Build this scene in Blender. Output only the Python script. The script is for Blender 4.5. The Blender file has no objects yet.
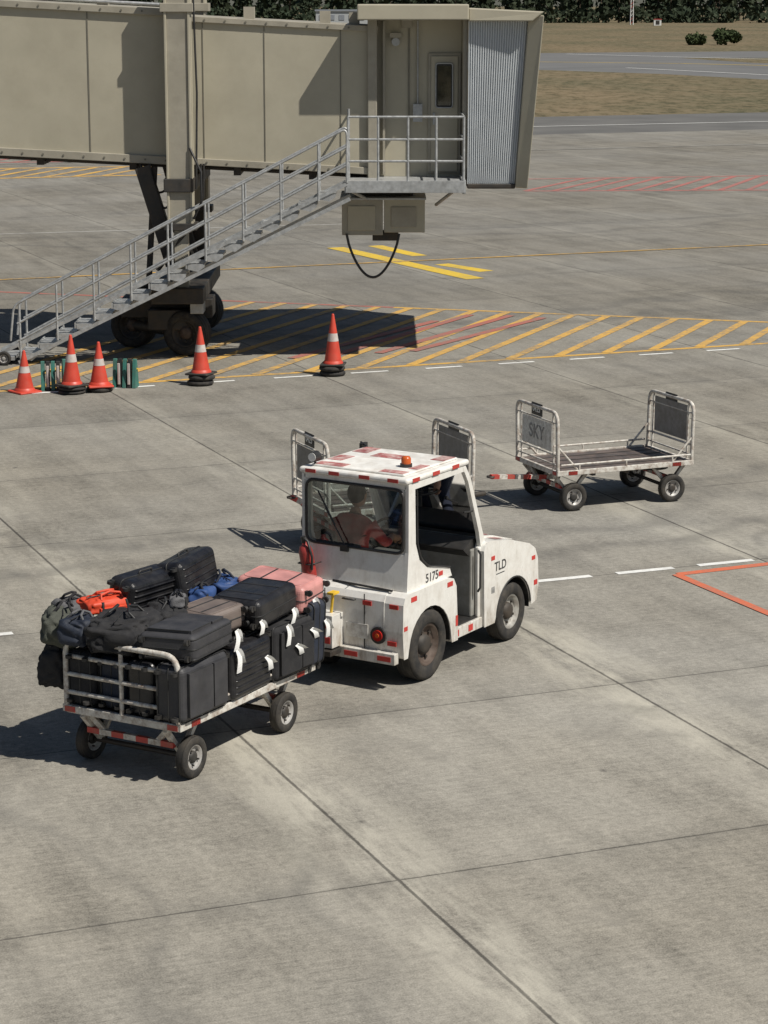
import bpy, bmesh, math, random
import numpy as np
from mathutils import Vector, Matrix, Euler
from mathutils import noise as mn
random.seed(7); np.random.seed(7)
scene=bpy.context.scene
R=math.radians

# ---------------------------------------------------------------- materials
def nd(nt,t,**k):
    n=nt.nodes.new(t)
    for a,b in k.items(): setattr(n,a,b)
    return n
def newmat(name):
    m=bpy.data.materials.new(name); m.use_nodes=True
    nt=m.node_tree; b=nt.nodes['Principled BSDF']
    return m,nt,b
def mixc(nt,fac,a,b,blend='MIX'):
    n=nd(nt,'ShaderNodeMix',data_type='RGBA',blend_type=blend)
    for idx,v in ((0,fac),(6,a),(7,b)):
        if isinstance(v,bpy.types.NodeSocket): nt.links.new(v,n.inputs[idx])
        elif idx==0: n.inputs[0].default_value=v
        else: n.inputs[idx].default_value=(v[0],v[1],v[2],1)
    return n.outputs[2]
def mth(nt,op,a,b=None,c=None,clamp=False):
    n=nd(nt,'ShaderNodeMath',operation=op); n.use_clamp=clamp
    for i,v in enumerate((a,b,c)):
        if v is None: continue
        if isinstance(v,bpy.types.NodeSocket): nt.links.new(v,n.inputs[i])
        else: n.inputs[i].default_value=v
    return n.outputs[0]
def noise(nt,vec,scale,detail=4,rough=.55):
    n=nd(nt,'ShaderNodeTexNoise'); n.inputs['Scale'].default_value=scale
    n.inputs['Detail'].default_value=detail; n.inputs['Roughness'].default_value=rough
    nt.links.new(vec,n.inputs['Vector']); return n.outputs['Fac']
def mrange(nt,v,a,b,c=0,d=1):
    n=nd(nt,'ShaderNodeMapRange'); nt.links.new(v,n.inputs[0])
    for i,x in enumerate((a,b,c,d)): n.inputs[i+1].default_value=x
    return n.outputs[0]
def mat(name,col,rough=.55,metal=0,var=.18,scale=6,bump=0,bscale=60,dirt=0,dcol=(.12,.10,.075),dz=None,spec=.5,dscale=4,coat=0):
    m,nt,b=newmat(name)
    tc=nd(nt,'ShaderNodeTexCoord').outputs['Object']
    n1=noise(nt,tc,scale,3)
    lo=tuple(c*(1-var) for c in col); hi=tuple(min(1,c*(1+var)) for c in col)
    c=mixc(nt,mrange(nt,n1,.3,.7),lo,hi)
    if dirt>0:
        n2=noise(nt,tc,dscale,5,.7)
        f=mth(nt,'MULTIPLY',mrange(nt,n2,.42,.72),dirt)
        if dz:
            sx=nd(nt,'ShaderNodeSeparateXYZ'); nt.links.new(tc,sx.inputs[0])
            zz=mrange(nt,sx.outputs[2],dz[0],dz[1],1,.0)
            mp=nd(nt,'ShaderNodeMapping'); mp.inputs['Scale'].default_value=(14,14,3); nt.links.new(tc,mp.inputs[0])
            n3=noise(nt,mp.outputs[0],1,5,.7)
            f=mth(nt,'ADD',f,mth(nt,'MULTIPLY',zz,mrange(nt,n3,.35,.65,.05,.75)),clamp=True)
            f=mth(nt,'ADD',f,mrange(nt,n3,.55,.75,0,.25),clamp=True)
        c=mixc(nt,f,c,dcol)
    nt.links.new(c,b.inputs['Base Color'])
    nr=mrange(nt,n1,.3,.7,max(0,rough-.12),min(1,rough+.12))
    nt.links.new(nr,b.inputs['Roughness'])
    b.inputs['Metallic'].default_value=metal
    b.inputs['Specular IOR Level'].default_value=spec
    b.inputs['Coat Weight'].default_value=coat
    if bump>0:
        bn=nd(nt,'ShaderNodeBump'); bn.inputs['Strength'].default_value=bump; bn.inputs['Distance'].default_value=.01
        nt.links.new(noise(nt,tc,bscale,2),bn.inputs['Height']); nt.links.new(bn.outputs[0],b.inputs['Normal'])
    return m
def glassmat(name,tint=(.5,.55,.55),refl=.12):
    m,nt,b=newmat(name); nt.nodes.remove(b)
    out=nt.nodes['Material Output']
    tr=nd(nt,'ShaderNodeBsdfTransparent'); tr.inputs[0].default_value=(*tint,1)
    gl=nd(nt,'ShaderNodeBsdfGlossy'); gl.inputs['Roughness'].default_value=.04
    tc=nd(nt,'ShaderNodeTexCoord').outputs['Object']
    fr=nd(nt,'ShaderNodeFresnel'); fr.inputs[0].default_value=1.45
    f=mth(nt,'ADD',fr.outputs[0],mth(nt,'MULTIPLY',mrange(nt,noise(nt,tc,5,4),.3,.8),refl),clamp=True)
    ms=nd(nt,'ShaderNodeMixShader'); nt.links.new(f,ms.inputs[0]); nt.links.new(tr.outputs[0],ms.inputs[1]); nt.links.new(gl.outputs[0],ms.inputs[2])
    nt.links.new(ms.outputs[0],out.inputs[0]); return m
def paintmat(name,col,wear=.5,ws=7,grey=(.20,.19,.17)):
    m,nt,b=newmat(name)
    tc=nd(nt,'ShaderNodeTexCoord').outputs['Object']
    big=noise(nt,tc,.7,2); fine=noise(nt,tc,ws,5,.75)
    s=mth(nt,'ADD',mth(nt,'MULTIPLY',big,.6),fine)
    k=mrange(nt,s,.72,.95,0,wear)
    c=mixc(nt,k,col,grey)
    c=mixc(nt,mrange(nt,noise(nt,tc,30,3,.8),.35,.7,0,.35),c,tuple(x*.55 for x in col))
    nt.links.new(c,b.inputs['Base Color']); b.inputs['Roughness'].default_value=.8; b.inputs['Specular IOR Level'].default_value=.25
    return m

TH=R(22.0); E1=Vector((math.cos(TH),math.sin(TH),0)); E2=Vector((-math.sin(TH),math.cos(TH),0))
def concrete():
    m,nt,b=newmat('apron_concrete')
    g=nd(nt,'ShaderNodeNewGeometry').outputs['Position']
    mp=nd(nt,'ShaderNodeMapping',vector_type='POINT'); mp.inputs['Rotation'].default_value=(0,0,-TH)
    nt.links.new(g,mp.inputs['Vector']); P=mp.outputs[0]
    sx=nd(nt,'ShaderNodeSeparateXYZ'); nt.links.new(P,sx.inputs[0])
    S=3.66
    fine=noise(nt,P,15,4,.8); med=noise(nt,P,.75,5,.7); big=noise(nt,P,.13,3,.62)
    def cell(v,a0):
        q=mth(nt,'DIVIDE',mth(nt,'SUBTRACT',v,a0),S)
        fl=mth(nt,'FLOOR',q); fr=mth(nt,'SUBTRACT',q,fl)
        d=mth(nt,'MULTIPLY',mth(nt,'MINIMUM',fr,mth(nt,'SUBTRACT',1.0,fr)),S)
        return fl,d,fr
    wob=mth(nt,'MULTIPLY',mth(nt,'SUBTRACT',fine,.5),.022)
    fx,dx,rx=cell(mth(nt,'ADD',sx.outputs[0],wob),5.78); fy,dy,ry=cell(mth(nt,'ADD',sx.outputs[1],wob),14.03)
    cv=nd(nt,'ShaderNodeCombineXYZ'); nt.links.new(fx,cv.inputs[0]); nt.links.new(fy,cv.inputs[1])
    wn=nd(nt,'ShaderNodeTexWhiteNoise',noise_dimensions='2D'); nt.links.new(cv.outputs[0],wn.inputs['Vector'])
    mp2=nd(nt,'ShaderNodeMapping'); mp2.inputs['Scale'].default_value=(2.2,36,1); nt.links.new(P,mp2.inputs['Vector'])
    st=noise(nt,mp2.outputs[0],1.0,3,.7)
    mp3=nd(nt,'ShaderNodeMapping'); mp3.inputs['Scale'].default_value=(2.6,.22,1); nt.links.new(P,mp3.inputs['Vector'])
    st2=noise(nt,mp3.outputs[0],1,4,.65)
    sp=noise(nt,P,75,2,.8)
    v=mth(nt,'ADD',mth(nt,'MULTIPLY',mth(nt,'SUBTRACT',wn.outputs['Value'],.5),.17),1.0)
    for s,a in ((big,.9),(med,1.1),(fine,1.15),(st,.6),(st2,.75),(sp,1.2)):
        v=mth(nt,'ADD',v,mth(nt,'MULTIPLY',mth(nt,'SUBTRACT',s,.5),a))
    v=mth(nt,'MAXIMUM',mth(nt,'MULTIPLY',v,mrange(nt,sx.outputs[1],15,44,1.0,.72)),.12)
    col=nd(nt,'ShaderNodeMix',data_type='RGBA',blend_type='MULTIPLY'); col.inputs[0].default_value=1
    nt.links.new(mixc(nt,mrange(nt,big,.35,.65),(.288,.266,.222),(.252,.241,.214)),col.inputs[6])
    cc=nd(nt,'ShaderNodeCombineColor'); [nt.links.new(v,cc.inputs[i]) for i in range(3)]
    nt.links.new(cc.outputs[0],col.inputs[7]); c=col.outputs[2]
    mp4=nd(nt,'ShaderNodeMapping'); mp4.inputs['Scale'].default_value=(2.2,.5,1); mp4.inputs['Location'].default_value=(3.1,1.7,0); nt.links.new(P,mp4.inputs['Vector'])
    lt=noise(nt,mp4.outputs[0],1,5,.74)
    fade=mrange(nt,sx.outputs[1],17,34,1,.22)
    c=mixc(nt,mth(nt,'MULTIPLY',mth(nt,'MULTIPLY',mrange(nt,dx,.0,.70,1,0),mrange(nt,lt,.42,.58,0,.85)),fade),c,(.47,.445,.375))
    c=mixc(nt,mth(nt,'MULTIPLY',mrange(nt,dy,.0,.30,1,0),mrange(nt,lt,.40,.6,.35,0)),c,(.13,.124,.11))
    # oil / rubber stains
    c=mixc(nt,mrange(nt,med,.55,.70,0,.5),c,(.115,.11,.098))
    vo=nd(nt,'ShaderNodeTexVoronoi'); vo.inputs['Scale'].default_value=1.1; nt.links.new(P,vo.inputs['Vector'])
    c=mixc(nt,mth(nt,'MULTIPLY',mrange(nt,vo.outputs['Distance'],.015,.06,1,0),mrange(nt,st2,.46,.56,0,.7)),c,(.055,.053,.05))
    # tyre tracks
    tb=mth(nt,'ADD',sx.outputs[1],mth(nt,'MULTIPLY',big,9.0))
    for t0 in (27.6,29.2,44.0,45.6,60.5,63):
        tr=mth(nt,'ABSOLUTE',mth(nt,'SUBTRACT',tb,t0))
        c=mixc(nt,mth(nt,'MULTIPLY',mrange(nt,tr,.08,.40,1,0),mrange(nt,lt,.35,.62,.10,.45)),c,(.085,.083,.078))
    ta=mth(nt,'ADD',sx.outputs[0],mth(nt,'MULTIPLY',big,7.0))
    for t0 in (7.0,8.4,17.5,22.0):
        tr=mth(nt,'ABSOLUTE',mth(nt,'SUBTRACT',ta,t0))
        c=mixc(nt,mth(nt,'MULTIPLY',mrange(nt,tr,.03,.16,1,0),mrange(nt,med,.35,.62,.02,.30)),c,(.085,.083,.078))
    j=mth(nt,'MAXIMUM',mrange(nt,dx,.008,.019,1,0),mrange(nt,dy,.005,.014,.85,0))
    c=mixc(nt,mth(nt,'MULTIPLY',j,mrange(nt,lt,.3,.6,.95,.65)),c,(.04,.037,.033))
    nt.links.new(c,b.inputs['Base Color']); b.inputs['Roughness'].default_value=.88; b.inputs['Specular IOR Level'].default_value=.25
    bn=nd(nt,'ShaderNodeBump'); bn.inputs['Strength'].default_value=.5; bn.inputs['Distance'].default_value=.006
    nt.links.new(noise(nt,P,45,1,.8),bn.inputs['Height']); nt.links.new(bn.outputs[0],b.inputs['Normal'])
    return m

# ---------------------------------------------------------------- mesh accumulator
class M:
    def __init__(s): s.v=[];s.f=[];s.mi=[];s.sm=[];s.mats=[]
    def add(s,vs,fs,mt,smooth=False,T=None):
        o=len(s.v)
        for p in vs:
            p=Vector(p); s.v.append(tuple(T@p) if T is not None else tuple(p))
        if mt not in s.mats: s.mats.append(mt)
        k=s.mats.index(mt)
        for f in fs: s.f.append([i+o for i in f]); s.mi.append(k); s.sm.append(smooth)
    def box(s,x0,x1,y0,y1,z0,z1,mt,T=None):
        vs=[(x,y,z) for z in (z0,z1) for y in (y0,y1) for x in (x0,x1)]
        s.add(vs,[(0,2,3,1),(4,5,7,6),(0,1,5,4),(2,6,7,3),(0,4,6,2),(1,3,7,5)],mt,False,T)
    def hexa(s,vs,mt):
        s.add(vs,[(0,2,3,1),(4,5,7,6),(0,1,5,4),(2,6,7,3),(0,4,6,2),(1,3,7,5)],mt)
    def cyl(s,p0,p1,r0,mt,r1=None,n=16,smooth=True,caps=True):
        r1=r0 if r1 is None else r1
        p0=Vector(p0);p1=Vector(p1);d=(p1-p0).normalized()
        a=d.orthogonal().normalized(); c=d.cross(a)
        vs=[];
        for p,r in ((p0,r0),(p1,r1)):
            for i in range(n):
                t=2*math.pi*i/n; vs.append(p+a*math.cos(t)*r+c*math.sin(t)*r)
        s.add(vs,[(i,(i+1)%n,n+(i+1)%n,n+i) for i in range(n)],mt,smooth)
        if caps: s.add(vs,[tuple(range(n))[::-1],tuple(range(n,2*n))],mt,False)
    def tube(s,pts,r,mt,n=8,closed=False,sq=False,rr=None):
        P=[Vector(p) for p in pts]; N=len(P)
        T=[]
        for i in range(N):
            if closed: a=P[i-1];b=P[(i+1)%N]
            else: a=P[max(0,i-1)];b=P[min(N-1,i+1)]
            T.append((b-a).normalized())
        u=T[0].orthogonal().normalized()
        if sq:
            up=Vector((0,0,1)) if abs(T[0].z)<.9 else Vector((1,0,0))
            u=(up-T[0]*up.dot(T[0])).normalized(); n=4
        vs=[]
        for i in range(N):
            u=(u-T[i]*u.dot(T[i])).normalized(); w=T[i].cross(u)
            rad=r if rr is None else rr[i]
            for j in range(n):
                t=2*math.pi*(j+(.5 if sq else 0))/n
                vs.append(P[i]+(u*math.cos(t)+w*math.sin(t))*rad*(1.414 if sq else 1))
        fs=[]
        for i in range(N if closed else N-1):
            for j in range(n):
                a=i*n+j;b=i*n+(j+1)%n;c=((i+1)%N)*n+(j+1)%n;d=((i+1)%N)*n+j
                fs.append((a,b,c,d))
        s.add(vs,fs,mt,not sq)
        if not closed: s.add(vs,[tuple(range(n))[::-1],tuple(range((N-1)*n,N*n))],mt,False)
    def prismY(s,prof,y0,y1,mt,smooth=False,T=None):
        n=len(prof); vs=[(x,y0,z) for x,z in prof]+[(x,y1,z) for x,z in prof]
        fs=[(i,(i+1)%n,n+(i+1)%n,n+i) for i in range(n)]
        s.add(vs,fs,mt,smooth,T); s.add(vs,[tuple(range(n))[::-1],tuple(range(n,2*n))],mt,False,T)
    def prismX(s,prof,x0,x1,mt,T=None):
        n=len(prof); vs=[(x0,y,z) for y,z in prof]+[(x1,y,z) for y,z in prof]
        fs=[(i,(i+1)%n,n+(i+1)%n,n+i) for i in range(n)]
        s.add(vs,fs+[tuple(range(n))[::-1],tuple(range(n,2*n))],mt,False,T)
    def lathe(s,prof,c,ax,mt,n=28,smooth=True):
        c=Vector(c);ax=Vector(ax).normalized();a=ax.orthogonal().normalized();b=ax.cross(a);vs=[];k=len(prof)
        for i in range(n):
            t=2*math.pi*i/n
            for r,h in prof: vs.append(c+ax*h+(a*math.cos(t)+b*math.sin(t))*r)
        fs=[(i*k+j,i*k+j+1,((i+1)%n)*k+j+1,((i+1)%n)*k+j) for i in range(n) for j in range(k-1)]
        s.add(vs,fs,mt,smooth)
    def ell(s,c,r,mt,n=16,m=10,T=None):
        vs=[];fs=[]
        for i in range(m+1):
            p=math.pi*i/m
            for j in range(n):
                t=2*math.pi*j/n
                vs.append((c[0]+r[0]*math.sin(p)*math.cos(t),c[1]+r[1]*math.sin(p)*math.sin(t),c[2]+r[2]*math.cos(p)))
        for i in range(m):
            for j in range(n): fs.append((i*n+j,(i+1)*n+j,(i+1)*n+(j+1)%n,i*n+(j+1)%n))
        s.add(vs,fs,mt,True,T)
    def obj(s,name,parent=None,bevel=0,seg=2,recalc=True,ang=35,mw=None):
        me=bpy.data.meshes.new(name); me.from_pydata(s.v,[],s.f)
        for mt in s.mats: me.materials.append(mt)
        me.polygons.foreach_set('material_index',s.mi); me.polygons.foreach_set('use_smooth',s.sm)
        if recalc:
            bm=bmesh.new(); bm.from_mesh(me)
            bmesh.ops.recalc_face_normals(bm,faces=bm.faces); bm.to_mesh(me); bm.free()
        me.update()
        o=bpy.data.objects.new(name,me); scene.collection.objects.link(o)
        if parent: o.parent=parent
        if mw is not None: o.matrix_world=mw
        if bevel>0:
            bv=o.modifiers.new('b','BEVEL'); bv.width=bevel; bv.segments=seg; bv.limit_method='ANGLE'; bv.angle_limit=R(ang); bv.harden_normals=False
        return o
def empty(name,loc=(0,0,0),rz=0):
    e=bpy.data.objects.new(name,None); e.empty_display_size=.2; scene.collection.objects.link(e)
    e.location=loc; e.rotation_euler=(0,0,rz); return e
def rcorner(pts,r,closed=False,n=5):
    P=[Vector(p) for p in pts];out=[];N=len(P)
    for i in range(N):
        if not closed and i in (0,N-1): out.append(P[i]); continue
        a=P[i-1];b=P[i];c=P[(i+1)%N]
        d1=(a-b).normalized();d2=(c-b).normalized()
        q=min(r,(a-b).length*.45,(c-b).length*.45)
        s=b+d1*q;e=b+d2*q
        for k in range(n+1):
            t=k/n; out.append(s*(1-t)**2+b*2*t*(1-t)+e*t*t)
    return out
def text(name,s,size,mt,parent,loc,rot,ext=.001):
    cu=bpy.data.curves.new(name,'FONT'); cu.body=s; cu.size=size; cu.extrude=ext; cu.offset=size*.012
    cu.align_x='CENTER'; cu.align_y='CENTER'; cu.materials.append(mt)
    o=bpy.data.objects.new(name,cu); scene.collection.objects.link(o); o.parent=parent; o.location=loc; o.rotation_euler=rot
    return o
def wheel(m,c,r,w,tyre,rim,dark,side=1,ax=(0,1,0),bolts=5,hub=None):
    c=Vector(c);ax=Vector(ax).normalized()
    h=w/2; rr=r*.60
    prof=[(rr,-h*.8),(rr*1.05,-h),(r*.9,-h),(r*.97,-h*.82),(r,-h*.5),(r,h*.5),(r*.97,h*.82),(r*.9,h),(rr*1.05,h),(rr,h*.8)]
    m.lathe(prof,c,ax,tyre,32)
    for gx in (-.35,0,.35):
        m.lathe([(r*1.004,w*gx-w*.03),(r*1.004,w*gx+w*.03)],c,ax,dark,32)
    for sd in (1,-1):
        m.lathe([(rr,h*.8*sd),(rr*.92,h*.85*sd),(rr*.85,h*.35*sd),(rr*.5,h*.25*sd)],c,ax,rim,28)
        m.lathe([(rr*.5,h*.25*sd),(rr*.42,h*.65*sd),(rr*.2,h*.7*sd),(0.0,h*.7*sd)],c,ax,hub or rim,24)
        a=ax.orthogonal().normalized();b=ax.cross(a)
        for i in range(bolts):
            t=2*math.pi*i/bolts; q=c+(a*math.cos(t)+b*math.sin(t))*rr*.64+ax*(h*.28*sd)
            m.cyl(q,q+ax*(.02*sd),rr*.08,dark,n=6)

# palette
white=mat('white_paint_dirty',(.74,.73,.69),.36,var=.05,dirt=.34,dcol=(.23,.18,.125),dz=(.12,.72),dscale=6,bump=.12,bscale=7,coat=.2)
whiteroof=mat('white_roof',(.76,.75,.71),.5,var=.08,dirt=.5,dcol=(.42,.35,.28),dscale=7)
redroof=mat('faded_red_paint',(.34,.10,.095),.55,var=.3,dirt=.95,dcol=(.66,.56,.51),dscale=9)
redtape=mat('red_reflective_tape',(.50,.035,.03),.35,var=.15,dirt=.4,dcol=(.2,.08,.05),dscale=14)
whitetape=mat('white_reflective_tape',(.75,.75,.72),.35,var=.08)
rubber=mat('tyre_rubber',(.020,.019,.018),.85,var=.3,dirt=.5,dcol=(.10,.085,.065),dscale=9,bump=.2)
black=mat('black_plastic',(.018,.018,.018),.5,var=.3,dirt=.25,dcol=(.09,.08,.07))
dark=mat('dark_steel',(.042,.040,.037),.6,.3,var=.3,dirt=.5,dcol=(.10,.07,.045))
rimr=mat('rusty_rim',(.10,.075,.06),.65,.2,var=.35,dirt=.8,dcol=(.05,.028,.018),dscale=14)
rimm=mat('wheel_rim',(.36,.35,.32),.55,.2,var=.25,dirt=.6,dcol=(.10,.06,.035),dscale=14)
rimw=mat('cart_rim',(.40,.39,.37),.5,.1,var=.2,dirt=.7,dcol=(.13,.10,.08),dscale=12)
seatm=mat('seat_vinyl',(.10,.10,.098),.6,var=.2,dirt=.4)
intm=mat('cab_interior',(.26,.26,.24),.7,var=.2,dirt=.6)
glass=glassmat('tinted_glass',(.60,.65,.64),.10)
amber=mat('amber_lens',(.50,.10,.02),.25,var=.1)
redlens=mat('red_lens',(.4,.02,.015),.2,var=.2)
extred=mat('extinguisher_red',(.34,.03,.025),.4,var=.2,dirt=.4,dcol=(.15,.06,.05))
yellow=mat('yellow_paint_metal',(.75,.48,.03),.5,var=.15,dirt=.3)
galv=mat('galvanised_steel',(.40,.41,.41),.45,.35,var=.18,scale=14,dirt=.25,dcol=(.22,.21,.2))
cartw=mat('cart_paint',(.58,.56,.51),.55,var=.12,dirt=.9,dcol=(.17,.10,.06),dscale=16)
cartred=mat('cart_red',(.45,.05,.04),.5,var=.2,dirt=.5,dcol=(.25,.15,.1),dscale=14)
deckm=mat('cart_deck',(.10,.085,.08),.6,.1,var=.35,scale=3,dirt=.6,dcol=(.20,.14,.11),dscale=6)
panelg=mat('cart_panel',(.24,.23,.215),.6,var=.2,dirt=.7,dcol=(.13,.11,.09),dscale=10)
panelw=mat('cart_panel_light',(.66,.65,.61),.6,var=.15,dirt=.8,dcol=(.28,.24,.20),dscale=18)
beige=mat('jetbridge_beige',(.40,.37,.285),.55,var=.06,scale=1.3,dirt=.28,dcol=(.27,.24,.18),dscale=1.6)
beige2=mat('jetbridge_trim',(.33,.305,.245),.55,var=.1,scale=2,dirt=.4,dcol=(.2,.18,.14),dscale=3)
beiged=mat('jetbridge_seam',(.16,.15,.12),.7,var=.1)
corr=mat('corrugated_curtain',(.60,.63,.65),.45,0,var=.05,dirt=.2,dcol=(.35,.35,.35),dscale=3)
concm=concrete()

# ---------------------------------------------------------------- world, sun, camera
SUN=Vector((.63,-.40,1)).normalized()
w=bpy.data.worlds.new('World'); scene.world=w; w.use_nodes=True
nt=w.node_tree; sk=nt.nodes.new('ShaderNodeTexSky'); sk.sky_type='NISHITA'; sk.sun_disc=False
el=math.asin(SUN.z); sk.sun_elevation=el; sk.sun_rotation=math.atan2(SUN.x,SUN.y)
nt.links.new(sk.outputs[0],nt.nodes['Background'].inputs[0]); nt.nodes['Background'].inputs[1].default_value=.05
L=bpy.data.lights.new('sun','SUN'); L.energy=5.0; L.angle=R(.5); L.color=(1,.95,.865)
lo=bpy.data.objects.new('sun',L); scene.collection.objects.link(lo); lo.rotation_euler=SUN.to_track_quat('Z','Y').to_euler(); lo.location=(10,-10,30)
cam=bpy.data.cameras.new('camera'); co=bpy.data.objects.new('camera',cam); scene.collection.objects.link(co)
co.location=(0,0,6); co.rotation_euler=(R(90-12.48),0,0); cam.sensor_fit='VERTICAL'; cam.sensor_height=36; cam.lens=80.86; cam.clip_end=6000; cam.clip_start=.1
scene.camera=co
scene.view_settings.view_transform='Standard'; scene.view_settings.look='None'; scene.view_settings.exposure=0

# ---------------------------------------------------------------- ground
def grassmat():
    m,nt,b=newmat('dry_grass')
    g=nd(nt,'ShaderNodeNewGeometry').outputs['Position']
    mp=nd(nt,'ShaderNodeMapping'); mp.inputs['Scale'].default_value=(1,.4,1); nt.links.new(g,mp.inputs[0])
    a=noise(nt,mp.outputs[0],.06,5,.7); f=noise(nt,mp.outputs[0],1.0,5,.8)
    c=mixc(nt,mrange(nt,a,.38,.62),(.175,.135,.080),(.082,.082,.045))
    c=mixc(nt,mrange(nt,f,.40,.62,0,.6),c,(.225,.18,.12))
    c=mixc(nt,mrange(nt,f,.50,.38,0,.7),c,(.06,.055,.034))
    nt.links.new(c,b.inputs['Base Color']); b.inputs['Roughness'].default_value=.95; b.inputs['Specular IOR Level'].default_value=.1
    return m
asph=mat('taxiway_asphalt',(.15,.15,.148),.9,var=.15,scale=.15,dirt=.3,dcol=(.09,.09,.09),dscale=.3,spec=.2)
asph2=mat('shoulder_asphalt',(.125,.123,.118),.9,var=.15,scale=.3,dirt=.3,dcol=(.17,.165,.15),dscale=.5,spec=.2)
def sheet(name,pts,z,mt,obj=None):
    m=M(); m.add([(p[0],p[1],z) for p in pts],[tuple(range(len(pts)))],mt); return m.obj(name,obj,recalc=False)
sheet('grass_ground',[(-3000,-600),(3000,-600),(3000,4000),(-3000,4000)],-.012,grassmat())
def ab(a,b): return tuple((E1*a+E2*b)[:2])
sheet('apron_pavement',[ab(-120,-60),ab(160,-60),ab(160,98),ab(-120,98)],0,concm)
sheet('apron_shoulder',[ab(-120,98),ab(160,98),ab(160,113.5),ab(-120,113.5)],-.004,asph2)
sheet('taxiway',[(-260,330),(14.8,214.7),(24,203),(30.6,188),(60,160),(120,150),(160,235),(48,299),(19.8,288),(-260,380)],-.008,asph)
m=M(); m.add([(x,y,-.004) for x,y in ((33,262),(38,240),(50,226),(75,214),(120,205),(120,240),(60,262))],[tuple(range(7))],bpy.data.materials['dry_grass']); m.obj('grass_island',recalc=False)

mw=M(); my=M(); mr=M()
pw=paintmat('worn_white_paint',(.78,.78,.75),.35); py_=paintmat('worn_yellow_paint',(.62,.37,.09),.85)
pyb=paintmat('yellow_paint',(.70,.48,.05),.45); pr=paintmat('worn_red_paint',(.40,.14,.11),.85); por=paintmat('orange_red_paint',(.62,.16,.08),.5); pwf=paintmat('faint_white',(.36,.35,.32),.85)
def strip(m,p0,p1,wd,z,mt):
    p0=Vector((*p0,0));p1=Vector((*p1,0));d=(p1-p0).normalized();n=Vector((-d.y,d.x,0))*wd/2
    m.add([p+Vector((0,0,z)) for p in (p0-n,p1-n,p1+n,p0+n)],[(0,1,2,3)],mt)
def dash(x0,x1): 
    strip(mw,(x0,23.7+(x0-1.64)*.392),(x1,23.7+(x1-1.64)*.392),.10,.004,pw)
for k in range(0,14):
    x0=1.58+k*.925; dash(x0,x0+.64)
dash(-4.6,-3.62)
strip(mr,(3.14,23.98),(6.6,16.3),.11,.008,por); strip(mr,(3.16,24.0),(9.5,26.85),.12,.004,por)
LX=lambda x:38.4+.4045*x; UX=lambda x:46.26-.305*x
strip(my,(-9,LX(-9)),(16,LX(16)),.15,.004,py_)
strip(my,(.2,UX(.2)),(10.9,UX(10.9)),.16,.004,py_)
strip(mr,(-9,UX(-9)),(.2,UX(.2)),.16,.004,pr)
d=Vector((.37,.929))
for k in range(-4,19):
    px=-3.85+k*.86; p=(px,LX(px)+.04)
    s=(46.26-.305*px-p[1])/(d.y+.305*d.x)-.05
    if s<.3 : continue
    strip(my,p,(px+d.x*s,p[1]+d.y*s),.17,.008,py_)
for x0,l in ((-1.6,6.4),(-.9,7),(-.1,6.6),(.5,6)):
    strip(mr,(x0,LX(x0)+1.6),(x0+2.6,LX(x0)+l),.18,.012,pr)
for k in range(-6,12):
    x0=-.55+k*1.25
    strip(mw,(x0,LX(x0)-.42),(x0+.62,LX(x0+.62)-.42),.09,.004,pw)
strip(my,(-1.23,57.8),(2.03,51.1),.46,.008,pyb)
strip(my,(-.23,58.3),(.87,55.9),.40,.004,pyb); strip(my,(1.35,54.1),(2.35,52.6),.40,.004,pyb)
strip(my,(-30,50.9-.415*21.5),(30,58.5+.415*20.25),.14,.012,py_)
strip(mw,(-30,63.5-21*.40),(1.0,63.8+2.5*.4),.2,.004,pwf)
pr2=paintmat('far_red_paint',(.42,.15,.13),.6)
def zone(p0,p1,q0,q1,m,mt,n,wd,lean):
    strip(m,p0,p1,wd*1.5,.004,mt); strip(m,q0,q1,wd*1.5,.004,mt)
    for i in range(n):
        t=i/n; t2=t+lean
        if t2>1: continue
        a=(p0[0]+(p1[0]-p0[0])*t,p0[1]+(p1[1]-p0[1])*t); b=(q0[0]+(q1[0]-q0[0])*t2,q0[1]+(q1[1]-q0[1])*t2)
        strip(m,a,b,wd,.008,mt)
zone((4.6,75.6),(22,76.5),(4.8,80.8),(22,84),mr,pr2,19,.2,.13)
zone((-17,80),(-8,83),(-17,85.5),(-8,87.5),my,py_,9,.25,.15); zone((-17,89),(-5,91),(-17,93),(-5,95),mr,pr2,9,.25,.15)
strip(mw,ab(-60,87.5),ab(120,87.5),.2,.012,pwf); strip(mw,ab(35,104.5),ab(120,104.5),.25,.008,pw)
strip(my,(-100,300),(30,238),.6,.002,pyb); strip(my,(30,238),(62,205),.6,.006,pyb)
strip(mw,(22,283),(60,232),.5,.002,pw); strip(mw,(60,232),(110,215),.5,.006,pw)
strip(mw,(23,222),(37,190),.4,.01,pw)
mw.obj('white_marking',recalc=False); my.obj('yellow_marking',recalc=False); mr.obj('red_marking',recalc=False)

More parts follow.
